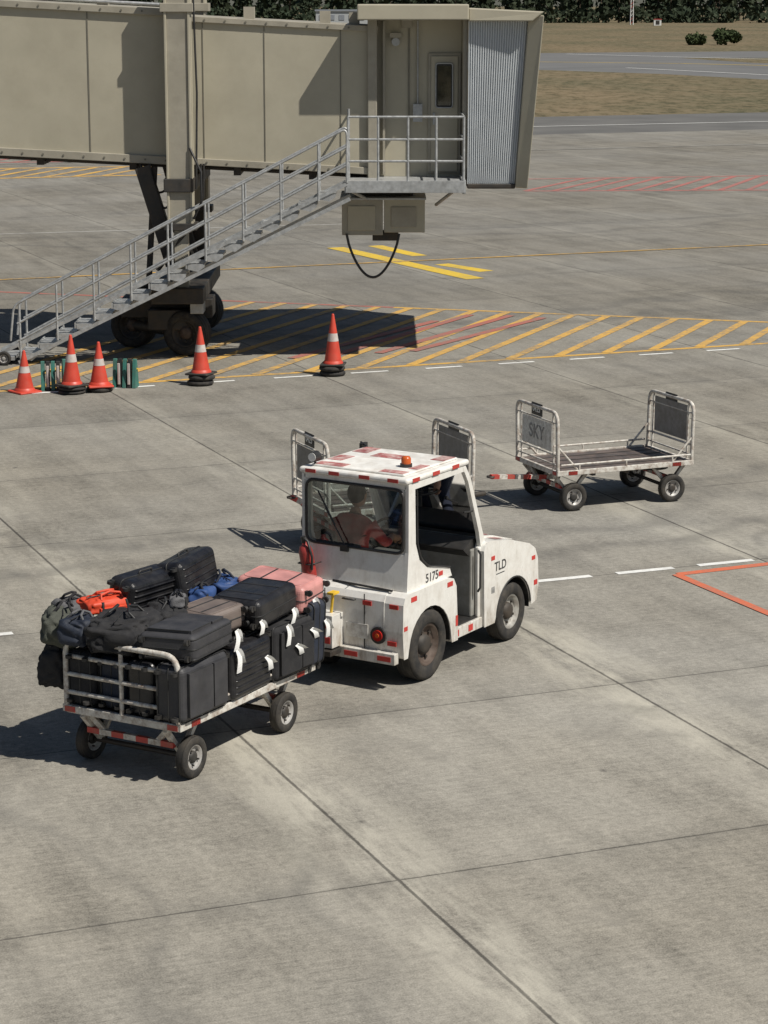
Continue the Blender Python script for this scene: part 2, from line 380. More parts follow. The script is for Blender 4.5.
# ---------------------------------------------------------------- vegetation / far background
def leafmat(name,c1,c2):
    m,nt,b=newmat(name); g=nd(nt,'ShaderNodeNewGeometry').outputs['Position']
    oi=noise(nt,g,.12,3); o2=noise(nt,g,1.5,2)
    c=mixc(nt,mrange(nt,oi,.35,.65),c1,c2); c=mixc(nt,mrange(nt,o2,.4,.7,0,.5),c,tuple(x*.4 for x in c1))
    nt.links.new(c,b.inputs['Base Color']); b.inputs['Roughness'].default_value=.8; b.inputs['Specular IOR Level'].default_value=.2
    return m
def foliage(name,blobs,mt,trunks=None,bark=None):
    V=[];F=[];n0=0
    for (cx,cy,cz,rx,ry,rz,n,s) in blobs:
        u=np.random.normal(size=(n,3)); u/=np.linalg.norm(u,axis=1)[:,None]
        r=np.random.uniform(.25,1.05,(n,1))**.5
        c=np.array([cx,cy,cz])+u*r*np.array([rx,ry,rz])
        a=np.random.normal(size=(n,3)); a/=np.linalg.norm(a,axis=1)[:,None]
        b=np.cross(a,np.random.normal(size=(n,3))); b/=np.linalg.norm(b,axis=1)[:,None]
        sz=np.random.uniform(.5,1.3,(n,1))*s
        q=np.stack([c-a*sz-b*sz*.3,c+b*sz*.6-a*sz*.2,c+a*sz,c-b*sz*.7],1).reshape(-1,3)
        V.append(q); F.append((np.arange(n*4).reshape(-1,4)+n0)); n0+=n*4
    V=np.concatenate(V);F=np.concatenate(F)
    m=M(); m.v=[tuple(x) for x in V]; m.f=[list(map(int,x)) for x in F]; m.mats=[mt]; m.mi=[0]*len(m.f); m.sm=[False]*len(m.f)
    if trunks:
        for p0,p1,r in trunks: m.cyl(p0,p1,r,bark,r1=r*.4,n=6)
    return m.obj(name,recalc=False)
bark=mat('bark',(.09,.065,.045),.9,var=.3,bump=.4)
bl=[];tk=[]
for i in range(210):
    x=-260+i*2.5+random.uniform(-2,2); y=random.choice((740,765,800,835))+random.uniform(-12,12); h=random.uniform(9,17)
    tk.append(((x,y,0),(x,y,h*.7),.35))
    for k in range(3):
        bl.append((x+random.uniform(-2,2),y+random.uniform(-2,2),h*(.28+.27*k),random.uniform(2.6,4)*(1-.18*k),3,h*.24,55,1.1))
for i in range(200):
    x=-260+i*2.6+random.uniform(-2,2); bl.append((x,726+random.uniform(-8,8),random.uniform(1.0,3.2),3.5,3,2.6,60,.9))
foliage('tree_line',bl,leafmat('forest_leaves',(.026,.040,.022),(.044,.055,.030)),tk,bark)
lm=leafmat('bush_leaves',(.045,.065,.025),(.065,.085,.035))
for cx,wd,hh in ((45.6,1.5,2.0),(49.9,2.4,2.6)):
    bb=[(cx+random.uniform(-wd*.6,wd*.6),343+random.uniform(-1,1),random.uniform(.5,hh*.62),wd*.45,1,random.uniform(.6,.9),150,.28) for _ in range(9)]
    foliage('bush',bb,lm,[((cx,343,0),(cx,343,1.6),.12)],bark)
m=M(); wb=mat('building_wall',(.42,.44,.45),.6); rb=mat('building_roof',(.25,.27,.3),.5)
m.box(-20,-2,690,700,0,3.6,wb); m.box(-20.3,-1.7,689.7,700.3,3.6,4.1,rb)
for i in range(6): m.box(-19+i*2.9,-17.4+i*2.9,689.9,690,1.1,2.6,rb)
root=empty('hangar_building'); m.obj('walls_and_roof',root)
m=M(); 
for dx in(-.4,.4):
    for dy in(-.4,.4): m.tube([(69.5+dx,660+dy,0),(69.5+dx*.6,660+dy*.6,14)],.12,whitetape,n=5)
for k in range(13):
    m.tube([(69.1,659.6,k*1.05+.2),(69.9,659.6,k*1.05+1.1)],.08,redtape if k%4<2 else whitetape,n=4)
    m.tube([(69.1,660.4,k*1.05+.2),(69.1,659.6,k*1.05+1.1)],.08,whitetape,n=4)
m.obj('lattice_mast',empty('antenna_mast'))
m=M(); m.box(73.5,75.5,640,641.5,0,1.6,whitetape); m.box(73.4,75.6,639.9,641.6,1.6,1.75,redtape); m.box(74,75,639.94,640,0.3,1.3,dark); m.obj('equipment_cabinet')

# ---------------------------------------------------------------- jet bridge
jb=empty('jet_bridge')
zb=lambda X:3.16-.053*(X+.2)
def tun(m,x0,x1,y0,y1,b,t,mt):
    vs=[]
    for k,(dz) in enumerate((b,t)):
        for y in (y0,y1):
            for x in (x0,x1): vs.append((x,y,zb(x)+dz))
    m.hexa(vs,mt)
m=M()
tun(m,-22,-3.72,39.92,42.9,0,2.50,beige)
tun(m,-3.72,-.2,40.0,42.8,.02,2.42,beige)
m.obj('tunnel_walls',jb,bevel=.02)
m=M()
tun(m,-22,-3.70,39.86,42.96,2.44,2.56,beige2); tun(m,-22,-3.70,39.86,42.96,-.06,.08,beige2)
tun(m,-3.69,-.1,39.95,42.85,2.36,2.46,beige2); tun(m,-3.69,-.1,39.95,42.85,-.05,.07,beige2)
m.obj('tunnel_edge_trim',jb,bevel=.01)
m=M()
for x in (-5.05,-6.9,-8.4,-10.0,-11.8,-13.6,-15.4):
    tun(m,x,x+.02,39.91,39.93,.08,2.44,beiged)
for x in (-2.05,-.75,-3.1): tun(m,x,x+.015,39.99,40.01,.07,2.36,beiged)
tun(m,-3.74,-3.60,39.88,40.02,.0,2.5,beige2)
for i in range(46):
    x=-16+i*.35
    if x>-.3: break
    y=39.86 if x<-3.7 else 39.95
    m.cyl((x,y,zb(x)+.01),(x,y-.012,zb(x)+.01),.018,beiged,n=6); m.cyl((x,y,zb(x)+(2.5 if x<-3.7 else 2.41)),(x,y-.012,zb(x)+(2.5 if x<-3.7 else 2.41)),.018,beiged,n=6)
m.obj('panel_seams',jb)
m=M()
m.tube([(-22,40.2,zb(-22)+2.62),(-3.7,40.2,zb(-3.7)+2.62)],.03,galv); m.tube([(-22,40.3,zb(-22)-.12),(-.4,40.3,zb(-.4)-.1)],.035,dark)
m.tube([(-22,40.55,zb(-22)-.12),(-.4,40.55,zb(-.4)-.1)],.05,dark)
for x in (-6,-4.4,-2.6,-1.3): m.box(x,x+.12,40.1,42.7,zb(x)-.2,zb(x)-.04,dark)
for x in (-4.9,-2.4,-1.1,-.6,.3): m.box(x,x+.18,40.2,40.5,zb(x)+2.45,zb(x)+2.66,beige2)
m.obj('cable_ducts',jb)
m=M()
m.box(-.2,1.34,40.25,43.2,3.05,5.72,beige)
m.box(1.34,1.42,39.7,43.2,2.98,5.72,beige2)
m.box(-.28,-.12,39.9,43.1,3.0,5.75,beige2)
m.obj('cab_walls',jb,bevel=.015)
m=M()
m.box(-.45,1.42,39.35,43.5,5.72,5.98,beige)
m.hexa([(1.42,39.45,5.70),(2.48,39.35,5.70),(1.42,43.6,5.70),(2.48,43.7,5.70),(1.42,39.45,5.92),(2.68,39.35,5.86),(1.42,43.6,5.92),(2.68,43.7,5.86)],beige)
m.obj('cab_roof',jb,bevel=.02)
m=M(); n=24; vs=[];fs=[]
for i in range(n*4+1):
    t=i/(n*4); off=.04*(1 if (i%4) in(1,2) else 0)
    xb=1.42+t*(2.24-1.42); xt=1.42+t*(2.42-1.42)
    vs+= [(xb,39.62-off,2.98),(xt,39.62-off,5.71)]
fs=[(2*i,2*i+2,2*i+3,2*i+1) for i in range(n*4)]
m.add(vs,fs,corr); m.obj('corrugated_curtain',jb,recalc=False)
m=M()
m.hexa([(2.24,39.5,2.92),(2.44,39.35,2.92),(2.24,43.6,2.92),(2.44,43.8,2.92),(2.43,39.5,5.8),(2.68,39.35,5.8),(2.43,43.6,5.8),(2.68,43.8,5.8)],beige)
m.box(1.42,2.24,39.55,43.5,2.90,2.985,dark)
m.obj('docking_hood',jb,bevel=.02)
m=M()
m.box(.76,1.32,40.20,40.245,3.12,5.16,beige2)
m.box(.81,1.27,40.17,40.20,3.15,5.11,beige)
m.box(.90,1.17,40.155,40.17,4.25,4.98,black)
m.tube(rcorner([(.89,40.15,4.24),(1.18,40.15,4.24),(1.18,40.15,4.99),(.89,40.15,4.99)],.05,True),.014,galv,closed=True,n=6)
m.box(.84,.88,40.12,40.17,3.95,4.15,galv)
m.obj('cab_door',jb,bevel=.006)
m=M(); m.box(.92,1.15,40.145,40.153,4.28,4.95,glass); m.obj('door_glass',jb)
m=M(); m.box(-.02,.02,40.1,40.24,3.1,5.7,beige2); m.box(.42,.44,40.22,40.25,3.1,5.7,beiged)
m.cyl((.2,40.24,5.35),(.2,40.12,5.35),.07,galv); m.box(.1,.3,40.1,40.24,5.42,5.5,beige2)
m.box(.5,.66,40.15,40.25,4.0,4.3,galv); m.tube([(.58,40.2,4.3),(.58,40.2,5.7)],.015,galv)
m.obj('cab_fittings',jb)
PX=1.33
m=M()
m.box(-.62,PX,38.72,40.25,3.0,3.06,galv)
m.box(-.64,PX+.02,38.68,38.74,2.90,3.10,galv); m.box(-.66,-.6,38.7,40.2,2.90,3.08,galv); m.box(PX-.02,PX+.04,38.7,40.2,2.88,3.1,galv)
for x in (-.2,.3,.8,1.15): m.box(x,x+.05,38.75,40.2,2.9,2.998,galv)
m.tube([(-.6,38.75,2.95),(-.1,39.9,2.6)],.03,galv); m.tube([(1.2,38.75,2.95),(.9,39.9,2.6)],.03,galv)
m.obj('landing_platform',jb,bevel=.004)
m=M()
for x in (-.6,-.1,.4,.87,PX):
    m.tube([(x,38.74,3.06),(x,38.74,4.15)],.022,galv)
for z in (4.15,3.78,3.42): m.tube([(-.6,38.74,z),(PX,38.74,z)],.02,galv)
for z in (4.15,3.78,3.42): m.tube([(PX,38.74,z),(PX,40.15,z)],.02,galv)
m.tube([(-.6,39.5,3.06),(-.6,39.5,4.25)],.022,galv); m.tube([(-.6,40.1,3.06),(-.6,40.1,4.15)],.022,galv)
for z in (4.15,3.6): m.tube([(-.6,39.5,z),(-.6,40.1,z)],.02,galv)
m.obj('platform_railing',jb)
m=M()
m.box(-.72,-.02,39.45,40.9,2.12,2.72,beige2); m.box(.0,.70,39.5,40.9,2.16,2.72,beige)
m.box(-.5,.5,39.8,42.8,2.72,3.0,dark); m.box(-.62,-.15,39.43,39.45,2.2,2.62,beige); m.box(.12,.55,39.48,39.5,2.25,2.6,beige2)
m.box(-.75,.72,39.4,40.95,2.72,2.76,galv); m.box(-.2,.25,39.9,40.4,1.98,2.12,dark)
m.obj('ground_power_box',jb,bevel=.02)
m=M()
pts=[]
for i in range(25):
    t=i/24; pts.append((-.64+t*.9,39.4,2.15-.72*math.sin(math.pi*t)**.7-.1*t*(1-t)))
m.tube(pts,.022,black,n=8)
for k,(x0,dx,dz) in enumerate(((-4.02,.5,.75),(-3.15,.05,.6),(-4.2,.65,.5))):
    m.tube([(x0+dx*t,39.8+.1*k,3.3-dz*4*t*(1-t)*1.0) for t in [i/14 for i in range(15)]],.02,black)
m.tube([(-3.2,39.45,6.2),(-3.16,39.45,4.5),(-3.2,39.46,2.9)],.018,black)
m.tube([(-3.3,39.44,3.6),(-3.1,39.3,3.2),(-3.1,39.3,2.7),(-3.25,39.44,2.4)],.02,black)
m.obj('hanging_cables',jb)
m=M()
for yy in (39.46,43.0):
    m.box(-3.66,-3.30,yy,yy+.34,2.25,6.7,beige2)
    m.box(-3.70,-3.655,yy-.03,yy+.37,2.25,6.7,beige); m.box(-3.305,-3.26,yy-.03,yy+.37,2.25,6.7,beige)
    m.box(-3.6,-3.36,yy+.05,yy+.29,1.1,2.25,beige2 if yy<40 else dark)
    m.box(-3.76,-3.2,yy-.05,yy+.4,2.2,2.32,dark)
    m.box(-3.76,-3.2,yy-.05,yy+.41,5.85,6.0,beige2)
m.obj('lift_columns',jb,bevel=.01)
m=M()
m.box(-3.75,-3.25,39.4,43.4,2.85,3.08,dark)
m.tube([(-4.15,39.9,3.25),(-3.55,39.85,1.25)],.13,dark,sq=True); m.tube([(-4.0,42.9,3.1),(-3.5,42.9,1.2)],.10,dark,sq=True)
m.tube([(-3.95,39.95,3.25),(-4.1,40.0,1.2)],.05,dark,sq=True)
m.tube([(-3.6,39.9,2.2),(-3.5,42.9,1.2)],.06,dark,sq=True)
m.box(-4.0,-3.1,39.3,43.5,.95,1.22,dark)
m.box(-4.6,-3.0,40.05,40.75,.62,.95,dark); m.box(-4.1,-3.3,39.7,41.2,.45,.8,dark)
m.box(-3.35,-3.12,39.55,40.0,.75,1.1,galv); m.cyl((-3.9,39.55,.95),(-3.9,39.55,1.3),.12,dark)
m.tube([(-3.9,39.6,1.5),(-3.3,39.5,2.3)],.04,dark)
m.obj('drive_bogie',jb,bevel=.015)
m=M()
for cx,cy in ((-3.42,39.75),(-4.45,40.75),(-3.42,42.9),(-4.45,43.6)):
    wheel(m,(cx,cy,.40),.40,.32,rubber,dark,dark,ax=(.35,1,0),bolts=8,hub=rimr)
m.tube([(-3.42,39.75,.40),(-4.45,40.75,.40)],.1,dark)
m.obj('drive_wheels',jb)

st=empty('service_stairs')
A=Vector((-6.32,0,0)); B=Vector((-.62,0,3.02)); Yn,Yf=38.70,39.40
dirv=(B-A).normalized(); nrm=Vector((-dirv.z,0,dirv.x))
m=M()
for y in (Yn,Yf):
    # open stringer: two chords with bolted tread brackets
    m.tube([(A.x-.28,y,.15),(B.x,y,B.z+.03)],.030,galv,sq=True); m.tube([(A.x+.12,y,.04),(B.x+.05,y,B.z-.22)],.030,galv,sq=True)
    N=18
    for i in range(1,N):
        z=B.z*i/N; x=A.x+(B.x-A.x)*i/N
        m.prismY([(x-.15,z+.03),(x+.13,z+.03),(x+.13,z-.02),(x+.02,z-.10),(x-.15,z-.06)],y-.010,y+.010,galv)
for i in range(1,N):
    z=B.z*i/N; x=A.x+(B.x-A.x)*i/N
    m.box(x-.16,x+.13,Yn+.03,Yf-.03,z+.0,z+.03,galv)
    m.box(x-.185,x-.16,Yn-.02,Yf+.02,z-.05,z+.045,galv)
m.obj('stringers_and_treads',st)
m=M()
for y in (Yn-.02,Yf+.02):
    for i in range(9):
        p=A.lerp(B,(i+.25)/9); m.tube([(p.x,y,p.z),(p.x,y,p.z+.95)],.02,galv)
    for h in (.95,.64,.34):
        p=A.lerp(B,.02);q=B
        pts=[(p.x,y,p.z+h),(q.x,y,q.z+h)]
        if h==.95: pts=rcorner([(p.x-.12,y,p.z+.35),(p.x-.05,y,p.z+h),(q.x,y,q.z+h),(q.x,y,q.z+.05)],.12)
        m.tube(pts,.020,galv)
m.obj('handrails',st)
m=M()
for y in (Yn,Yf): wheel(m,(A.x-.12,y+(-.1 if y<39 else .1),.12),.12,.07,rubber,rimw,dark)
m.box(A.x-.3,A.x+.05,Yn-.05,Yf+.05,.08,.14,galv); m.obj('foot_rollers',st)

# ---------------------------------------------------------------- cones and chocks
cone_o=mat('cone_orange',(.56,.055,.03),.5,var=.15,dirt=.4,dcol=(.25,.08,.05),dscale=12)
cone_w=mat('cone_band',(.52,.49,.46),.4,var=.1,dirt=.6,dcol=(.35,.22,.17),dscale=12)
def cone(x,y,h,z0,rb,baser=None,lean=0):
    r=empty('traffic_cone',(x,y,0),random.uniform(0,1.5)); r.rotation_euler[0]=R(lean)
    m=M()
    R0=.15
    def rad(t): return R0*(1-t)+.022*t
    zz=z0+.03
    segs=[(0,.46,cone_o),(.46,.62,cone_w),(.62,1,cone_o)]
    for a,b,mt in segs:
        m.lathe([(rad(a)+(.002 if mt is cone_w else 0),zz+(h-.03)*a),(rad(b)+(.002 if mt is cone_w else 0),zz+(h-.03)*b)],(0,0,0),(0,0,1),mt,24)
    m.lathe([(.022,zz+h-.03),(.015,zz+h-.02),(0.001,zz+h-.018)],(0,0,0),(0,0,1),cone_o,16)
    m.lathe([(rad(0)+.02,zz),(rad(0)+.01,zz+.03),(rad(0.05),zz+.05)],(0,0,0),(0,0,1),cone_o,24)
    m.obj('cone_body',r)
    m=M(); m.box(-.2,.2,-.2,.2,z0,z0+.035,cone_o if baser is None else baser); m.obj('base_plate',r,bevel=.02)
    if z0>0:
        m=M(); k=max(1,round(z0/.075)); hh=z0/k
        for i in range(k):
            m.lathe([(.10,hh*i+.004),(.19,hh*i+.004),(.215,hh*(i+.3)),(.215,hh*(i+.65)),(.19,hh*(i+1)-.004),(.10,hh*(i+1)-.004),(.10,hh*i+.004)],(random.uniform(-.02,.02),random.uniform(-.02,.02),0),(0,0,1),rubber,24)
        m.obj('rubber_weights',r)
cone(-5.67,35.85,.66,0,.2,lean=1); cone(-4.91,35.75,.80,.12,.2,rubber); cone(-4.50,35.95,.70,.08,.2)
cone(-2.94,36.6,.76,.17,.2,rubber,lean=-.6); cone(-.84,37.55,.84,.17,.2,rubber)
teal=mat('chock_green',(.03,.16,.13),.6,var=.2,dirt=.4); 
def chock(x,y,n,rz):
    r=empty('wheel_chock',(x,y,0),rz); m=M()
    for i in range(n):
        x0=-n*.04+i*.08
        m.prismX([(-.12,0),(.12,0),(.02,.46),(-.04,.46)],x0,x0+.06,teal if i%2==0 else black)
        if i%2: m.box(x0+.01,x0+.05,-.125,-.1,.06,.40,cone_w)
    m.tube([(-n*.04,0,.3),(n*.04,0,.3)],.015,yellow); m.obj('rubber_blocks',r,bevel=.008)
chock(-5.28,36.1,4,.1); chock(-4.12,36.35,5,-.15); chock(-5.02,36.35,3,.3)

# ---------------------------------------------------------------- baggage tractor
tg=empty('baggage_tractor',(-.10,20.37,0),R(58.3))
H=.61
def arc(cx,cz,r,a0,a1,n=14): return [(cx+r*math.cos(R(a0+(a1-a0)*i/n)),cz+r*math.sin(R(a0+(a1-a0)*i/n))) for i in range(n+1)]
rear=[(-.46,.30),(-.48,.55),(-.47,.80),(-.44,.86),(-.38,.885),(.34,.885),(.42,.86),(.47,.78),(.50,.36),(.50,.26),(.39,.26)]+arc(0,.32,.375,-4,184)[1:-1]+[(-.39,.30)]
front=[(1.0,.26),(.98,1.0),(1.03,1.075),(1.12,1.075),(1.5,1.01),(1.88,.90),(2.0,.83),(2.06,.72),(2.08,.45),(2.04,.30),(1.94,.28)]+arc(1.57,.29,.335,0,180)[1:-1]+[(1.2,.26)]
for nm,sg in (('right',-1),('left',1)):
    m=M()
    y0,y1=(sg*H,sg*.41)
    m.prismY(rear,min(y0,y1),max(y0,y1),white); m.obj('rear_fender_'+nm,tg,bevel=.035,seg=4,ang=45)
    m=M(); m.prismY(front,min(y0,y1),max(y0,y1),white); m.obj('front_fender_'+nm,tg,bevel=.035,seg=4,ang=45)
    m=M()
    m.tube([(x,sg*(H+.002),z) for x,z in arc(1.57,.29,.342,5,178,18)],.008,black,n=6)
    m.obj('arch_trim_'+nm,tg)
m=M()
m.prismY([(-.465,.32),(-.485,.55),(-.475,.81),(-.44,.865),(-.38,.895),(.3,.895),(.42,.86),(.44,.4),(.3,.3)],-.412,.412,white)
m.obj('rear_deck',tg,bevel=.012)
m=M()
m.prismY([(1.02,.3),(1.0,1.0),(1.05,1.09),(1.13,1.09),(1.5,1.03),(1.88,.92),(2.02,.85),(2.075,.74),(2.10,.5),(2.06,.34)],-.412,.412,white)
m.obj('hood',tg,bevel=.02,seg=3)
m=M()
m.box(.40,1.04,-.585,.585,.26,.36,white); m.box(.42,1.0,-.56,.56,.362,.372,black)
m.box(-.3,2.0,-.38,.38,.18,.31,dark); m.box(2.06,2.13,-.5,.5,.30,.42,dark); m.box(-.54,-.47,-.56,.56,.26,.36,white)
m.cyl((0,-.42,.32),(0,.42,.32),.07,dark); m.cyl((1.57,-.42,.29),(1.57,.42,.29),.05,dark)
m.obj('chassis',tg,bevel=.01)
m=M()
for s in(-1,1):
    wheel(m,(0,s*.505,.33),.33,.19,rubber,rimr,dark,hub=dark,bolts=6); wheel(m,(1.57,s*.515,.285),.285,.16,rubber,rimm,dark,hub=dark)
m.obj('wheels',tg)
m=M()
for s in(-1,1):
    for cx,cz,r in ((0,.32,.372),(1.57,.29,.332)):
        a=arc(cx,cz,r,-5,185,18); y0=s*.415;y1=s*.60
        vs=[(x,y0,z) for x,z in a]+[(x,y1,z) for x,z in a]; n=len(a)
        m.add(vs,[(i,i+1,n+i+1,n+i) for i in range(n-1)],black)
        m.add([(x,y0,z) for x,z in a],[tuple(range(n))],black)
m.obj('wheel_well_liners',tg,recalc=False)
m=M()
for y in (-.21,.21): m.box(-.487,-.480,y-.004,y+.004,.36,.86,black)
m.box(-.44,-.33,-.004,.004,.8955,.8975,black)
m.tube([(-.49,-.12,.80),(-.52,-.12,.80),(-.52,.0,.80),(-.49,.0,.80)],.008,black,n=6)
m.tube([(-.40,-.45,.90),(-.40,-.1,.91),(-.36,.2,.905)],.012,black,n=6)
m.obj('deck_details',tg)
m=M()
zt,z1_=1.805,1.225
m.prismY([(-.34,.885),(-.30,.885),(-.27,1.225),(-.31,1.225)],-.55,.55,white); m.box(-.31,-.27,-.55,.55,zt,1.86,white)
for s in(-1,1): m.box(-.31,-.27,min(s*.55,s*.515),max(s*.55,s*.515),z1_,zt,white)
for s in (-1,1):
    for zc,sz in ((zt,-1),(z1_,1)):
        yc=s*.515; m.add([(-.309,yc,zc),(-.309,yc-s*.07,zc),(-.309,yc-s*.02,zc+sz*.02),(-.309,yc,zc+sz*.07),(-.271,yc,zc),(-.271,yc-s*.07,zc),(-.271,yc-s*.02,zc+sz*.02),(-.271,yc,zc+sz*.07)],[(0,1,2,3),(4,7,6,5),(1,5,6,2),(2,6,7,3)],white)
m.obj('cab_rear_wall',tg,bevel=.01)
m=M()
for s in(-1,1):
    y0,y1=sorted((s*.565,s*.525))
    m.prismY([(-.34,.875),(-.31,1.24),(-.31,1.86),(-.20,1.86),(-.185,1.3),(-.12,1.14),(.02,1.04),(.28,.99),(.42,.955),(.46,.875)],y0,y1,white)
    m.prismY([(-.20,1.86),(.69,1.86),(.72,1.81),(-.198,1.80)],y0+.001,y1-.001,white)
    m.prismY([(.64,1.86),(.70,1.86),(.80,1.72),(1.02,1.20),(1.08,1.06),(1.0,1.02),(.96,1.18),(.75,1.70)],y0,y1,white)
m.box(.955,1.02,-.565,-.525,.36,1.04,white)
m.obj('cab_pillars',tg,bevel=.012)
m=M(); m.box(.66,.74,-.53,.53,1.81,1.858,white); m.box(1.02,1.09,-.53,.53,1.06,1.11,black); m.obj('windscreen_frame',tg,bevel=.01)
m=M()
m.add([(1.055,-.525,1.11),(1.055,.525,1.11),(.715,.525,1.81),(.715,-.525,1.81)],[(0,1,2,3)],glass)
m.add([(-.29,-.52,1.21),(-.29,.52,1.21),(-.29,.52,1.81),(-.29,-.52,1.81)],[(0,1,2,3)],glass)
m.add([(-.15,.545,1.02),(.96,.545,1.08),(.66,.545,1.80),(-.165,.545,1.80)],[(0,1,2,3)],glass)
m.obj('window_glass',tg,recalc=False)
m=M()
m.tube(rcorner([(-.315,-.515,1.225),(-.315,.515,1.225),(-.315,.515,1.803),(-.315,-.515,1.803)],.09,True),.015,black,closed=True,n=6)
m.tube([(-.325,.1,1.24),(-.33,.30,1.56)],.006,black); m.tube([(-.325,.2,1.41),(-.33,.38,1.71)],.008,black)
m.tube([(1.06,.2,1.12),(.92,.0,1.42)],.008,black)
m.box(-.34,-.31,.06,.14,1.18,1.24,black)
m.tube(rcorner([(-.175,-.57,1.79),(-.165,-.57,1.3),(-.10,-.57,1.15),(.03,-.57,1.055),(.28,-.57,1.0),(.42,-.57,.965)],.05),.008,black,n=5)
m.obj('window_seals',tg)
m=M(); m.prismY([(.40,.36),(.42,.9),(.3,1.02),(.95,1.06),(.98,.36)],.53,.56,white); m.obj('left_door',tg,bevel=.01)
m=M(); m.tube([(.86,-.548,1.40),(.70,-.548,1.42)],.009,black,n=6); m.tube([(.93,-.575,.62),(.93,-.60,.66),(.93,-.60,.98),(.93,-.575,1.02)],.011,black,n=6)
m.obj('grab_handle',tg)
m=M(); m.box(-.35,.76,-.575,.575,1.86,1.915,whiteroof); m.obj('roof',tg,bevel=.025,seg=3)
m=M(); m.box(-.27,.68,-.49,.49,1.915,1.935,whiteroof)
m.obj('roof_panel',tg,bevel=.01)
m=M()
for x0,x1,y0,y1 in ((-.26,-.12,.16,.47),(-.02,.22,.33,.48),(.40,.66,.32,.48),(.30,.48,-.10,.22),(-.02,.20,-.48,-.38),(.44,.66,-.48,-.34),(-.26,-.14,-.47,-.22)):
    m.box(x0,x1,y0,y1,1.9355,1.938,redroof)
m.obj('roof_patches',tg)
m=M()
def tp(x0,x1,y0,y1,z0,z1,mt=redtape): m.box(x0,x1,y0,y1,z0,z1,mt)
for y in (-.42,-.12,.2,.45): tp(-.3535,-.35,y-.06,y+.05,1.87,1.905)
for x in (-.2,.15,.5): tp(x-.06,x+.06,-.5785,-.575,1.87,1.905)
for x in (-.34,.30): tp(x,x+.1,-.6125,-.6085,.80,.845)
for y,z in ((.34,.76),(-.24,.76),(-.52,.76),(-.5,.42),(.45,.42)): tp(-.492,-.480,y-.045,y+.045,z,z+.04)
for y in (-.45,-.1,.3): tp(-.5435,-.54,y-.07,y+.07,.285,.33)
tp(-.46,-.40,-.6125,-.6085,.56,.60); tp(.455,.495,-.6125,-.6085,.40,.50)
tp(.50,.56,-.5885,-.585,.28,.34); tp(.74,.82,-.5885,-.585,.28,.34)
tp(1.98,2.05,-.6125,-.6085,.46,.51); tp(1.93,2.0,-.6125,-.6085,.72,.76); tp(1.12,1.19,-.6125,-.6085,.88,.92)
tp(.22,.29,-.569,-.5645,.92,.96)
m.obj('reflective_tape',tg)
m=M()
for i,y in enumerate((-.33,-.14,.14,.33)):
    m.add([(1.2,y-.05,1.084),(1.2,y+.05,1.084),(1.49,y+.05,1.036),(1.49,y-.05,1.036)],[(0,1,2,3)],redroof)
    m.add([(1.52,y-.05,1.028),(1.52,y+.05,1.028),(1.84,y+.05,.936),(1.84,y-.05,.936)],[(0,1,2,3)],redroof)
for x0,z0_,x1,z1b in ((1.3,1.048,1.46,1.022),(1.62,.979,1.80,.927)):
    m.add([(x0,-.555,z0_+.004),(x0,-.45,z0_+.004),(x1,-.45,z1b+.004),(x1,-.555,z1b+.004)],[(0,1,2,3)],redroof)
m.obj('hood_stripes',tg,recalc=False)
m=M()
for k in range(5): m.box(2.088-.004*k,2.11,-.3,.3,.50+k*.045,.52+k*.045,black)
for s in(-1,1):
    m.cyl((2.04,s*.48,.62),(2.09,s*.48,.62),.06,whitetape); m.cyl((2.03,s*.48,.48),(2.085,s*.48,.48),.035,amber)
m.obj('headlights_and_grille',tg)
m=M()
for s in(-1,1):
    m.cyl((-.48,s*.36,.50),(-.50,s*.36,.50),.078,black,n=24); m.cyl((-.50,s*.36,.50),(-.512,s*.36,.50),.050,redlens,n=24)
    m.cyl((-.512,s*.36,.50),(-.518,s*.36,.50),.02,amber,n=12)
m.box(-.492,-.484,-.25,-.02,.45,.58,panelw)
m.obj('tail_lamps',tg)
m=M()
m.box(-.66,-.48,.02,.26,.36,.66,white); m.box(-.665,-.66,.04,.24,.54,.60,redtape); m.box(-.665,-.66,.04,.24,.40,.46,redtape)
m.box(-.72,-.54,.0,.28,.30,.345,dark); m.cyl((-.69,.14,.25),(-.69,.14,.48),.018,galv)
m.tube([(-.55,.1,.66),(-.58,.06,.84)],.014,yellow); m.box(-.62,-.52,.03,.10,.84,.862,yellow)
m.obj('tow_hitch',tg,bevel=.006)
m=M()
m.cyl((.05,-.32,1.935),(.05,-.32,1.965),.055,black,n=20); m.lathe([(.045,1.965),(.045,2.01),(.035,2.03),(.0,2.035)],(.05,-.32,0),(0,0,1),amber,20); m.obj('beacon',tg)
m=M()
m.tube([(-.25,.46,1.93),(-.25,.46,1.985)],.012,black); m.cyl((-.30,.46,2.0),(-.22,.46,2.0),.045,black,r1=.05,n=16); m.cyl((-.305,.46,2.0),(-.30,.46,2.0),.04,whitetape,n=16)
m.tube([(.7,.5,1.93),(.78,.62,1.95)],.01,black); m.box(.72,.82,.57,.60,1.70,1.95,black)
m.obj('work_lamp_and_mirror',tg)
m=M()
m.lathe([(.0,0),(.06,.0),(.065,.02),(.065,.26),(.05,.31),(.022,.33),(.022,.36),(0,.36)],(-.40,.42,.90),(-.14,.10,1),extred,20)
m.cyl((-.45,.455,1.24),(-.46,.46,1.30),.022,black,n=10); m.tube([(-.455,.46,1.29),(-.47,.40,1.26),(-.475,.35,1.12),(-.45,.37,1.0)],.012,black,n=6)
m.tube([(-.33,.35,1.05),(-.48,.37,1.05),(-.48,.50,1.05),(-.33,.52,1.05)],.006,black,n=5)
m.obj('fire_extinguisher',tg)
m=M()
m.box(-.24,.42,-.5,.5,.37,.72,intm); m.box(.90,.99,-.52,.52,.37,1.02,intm)
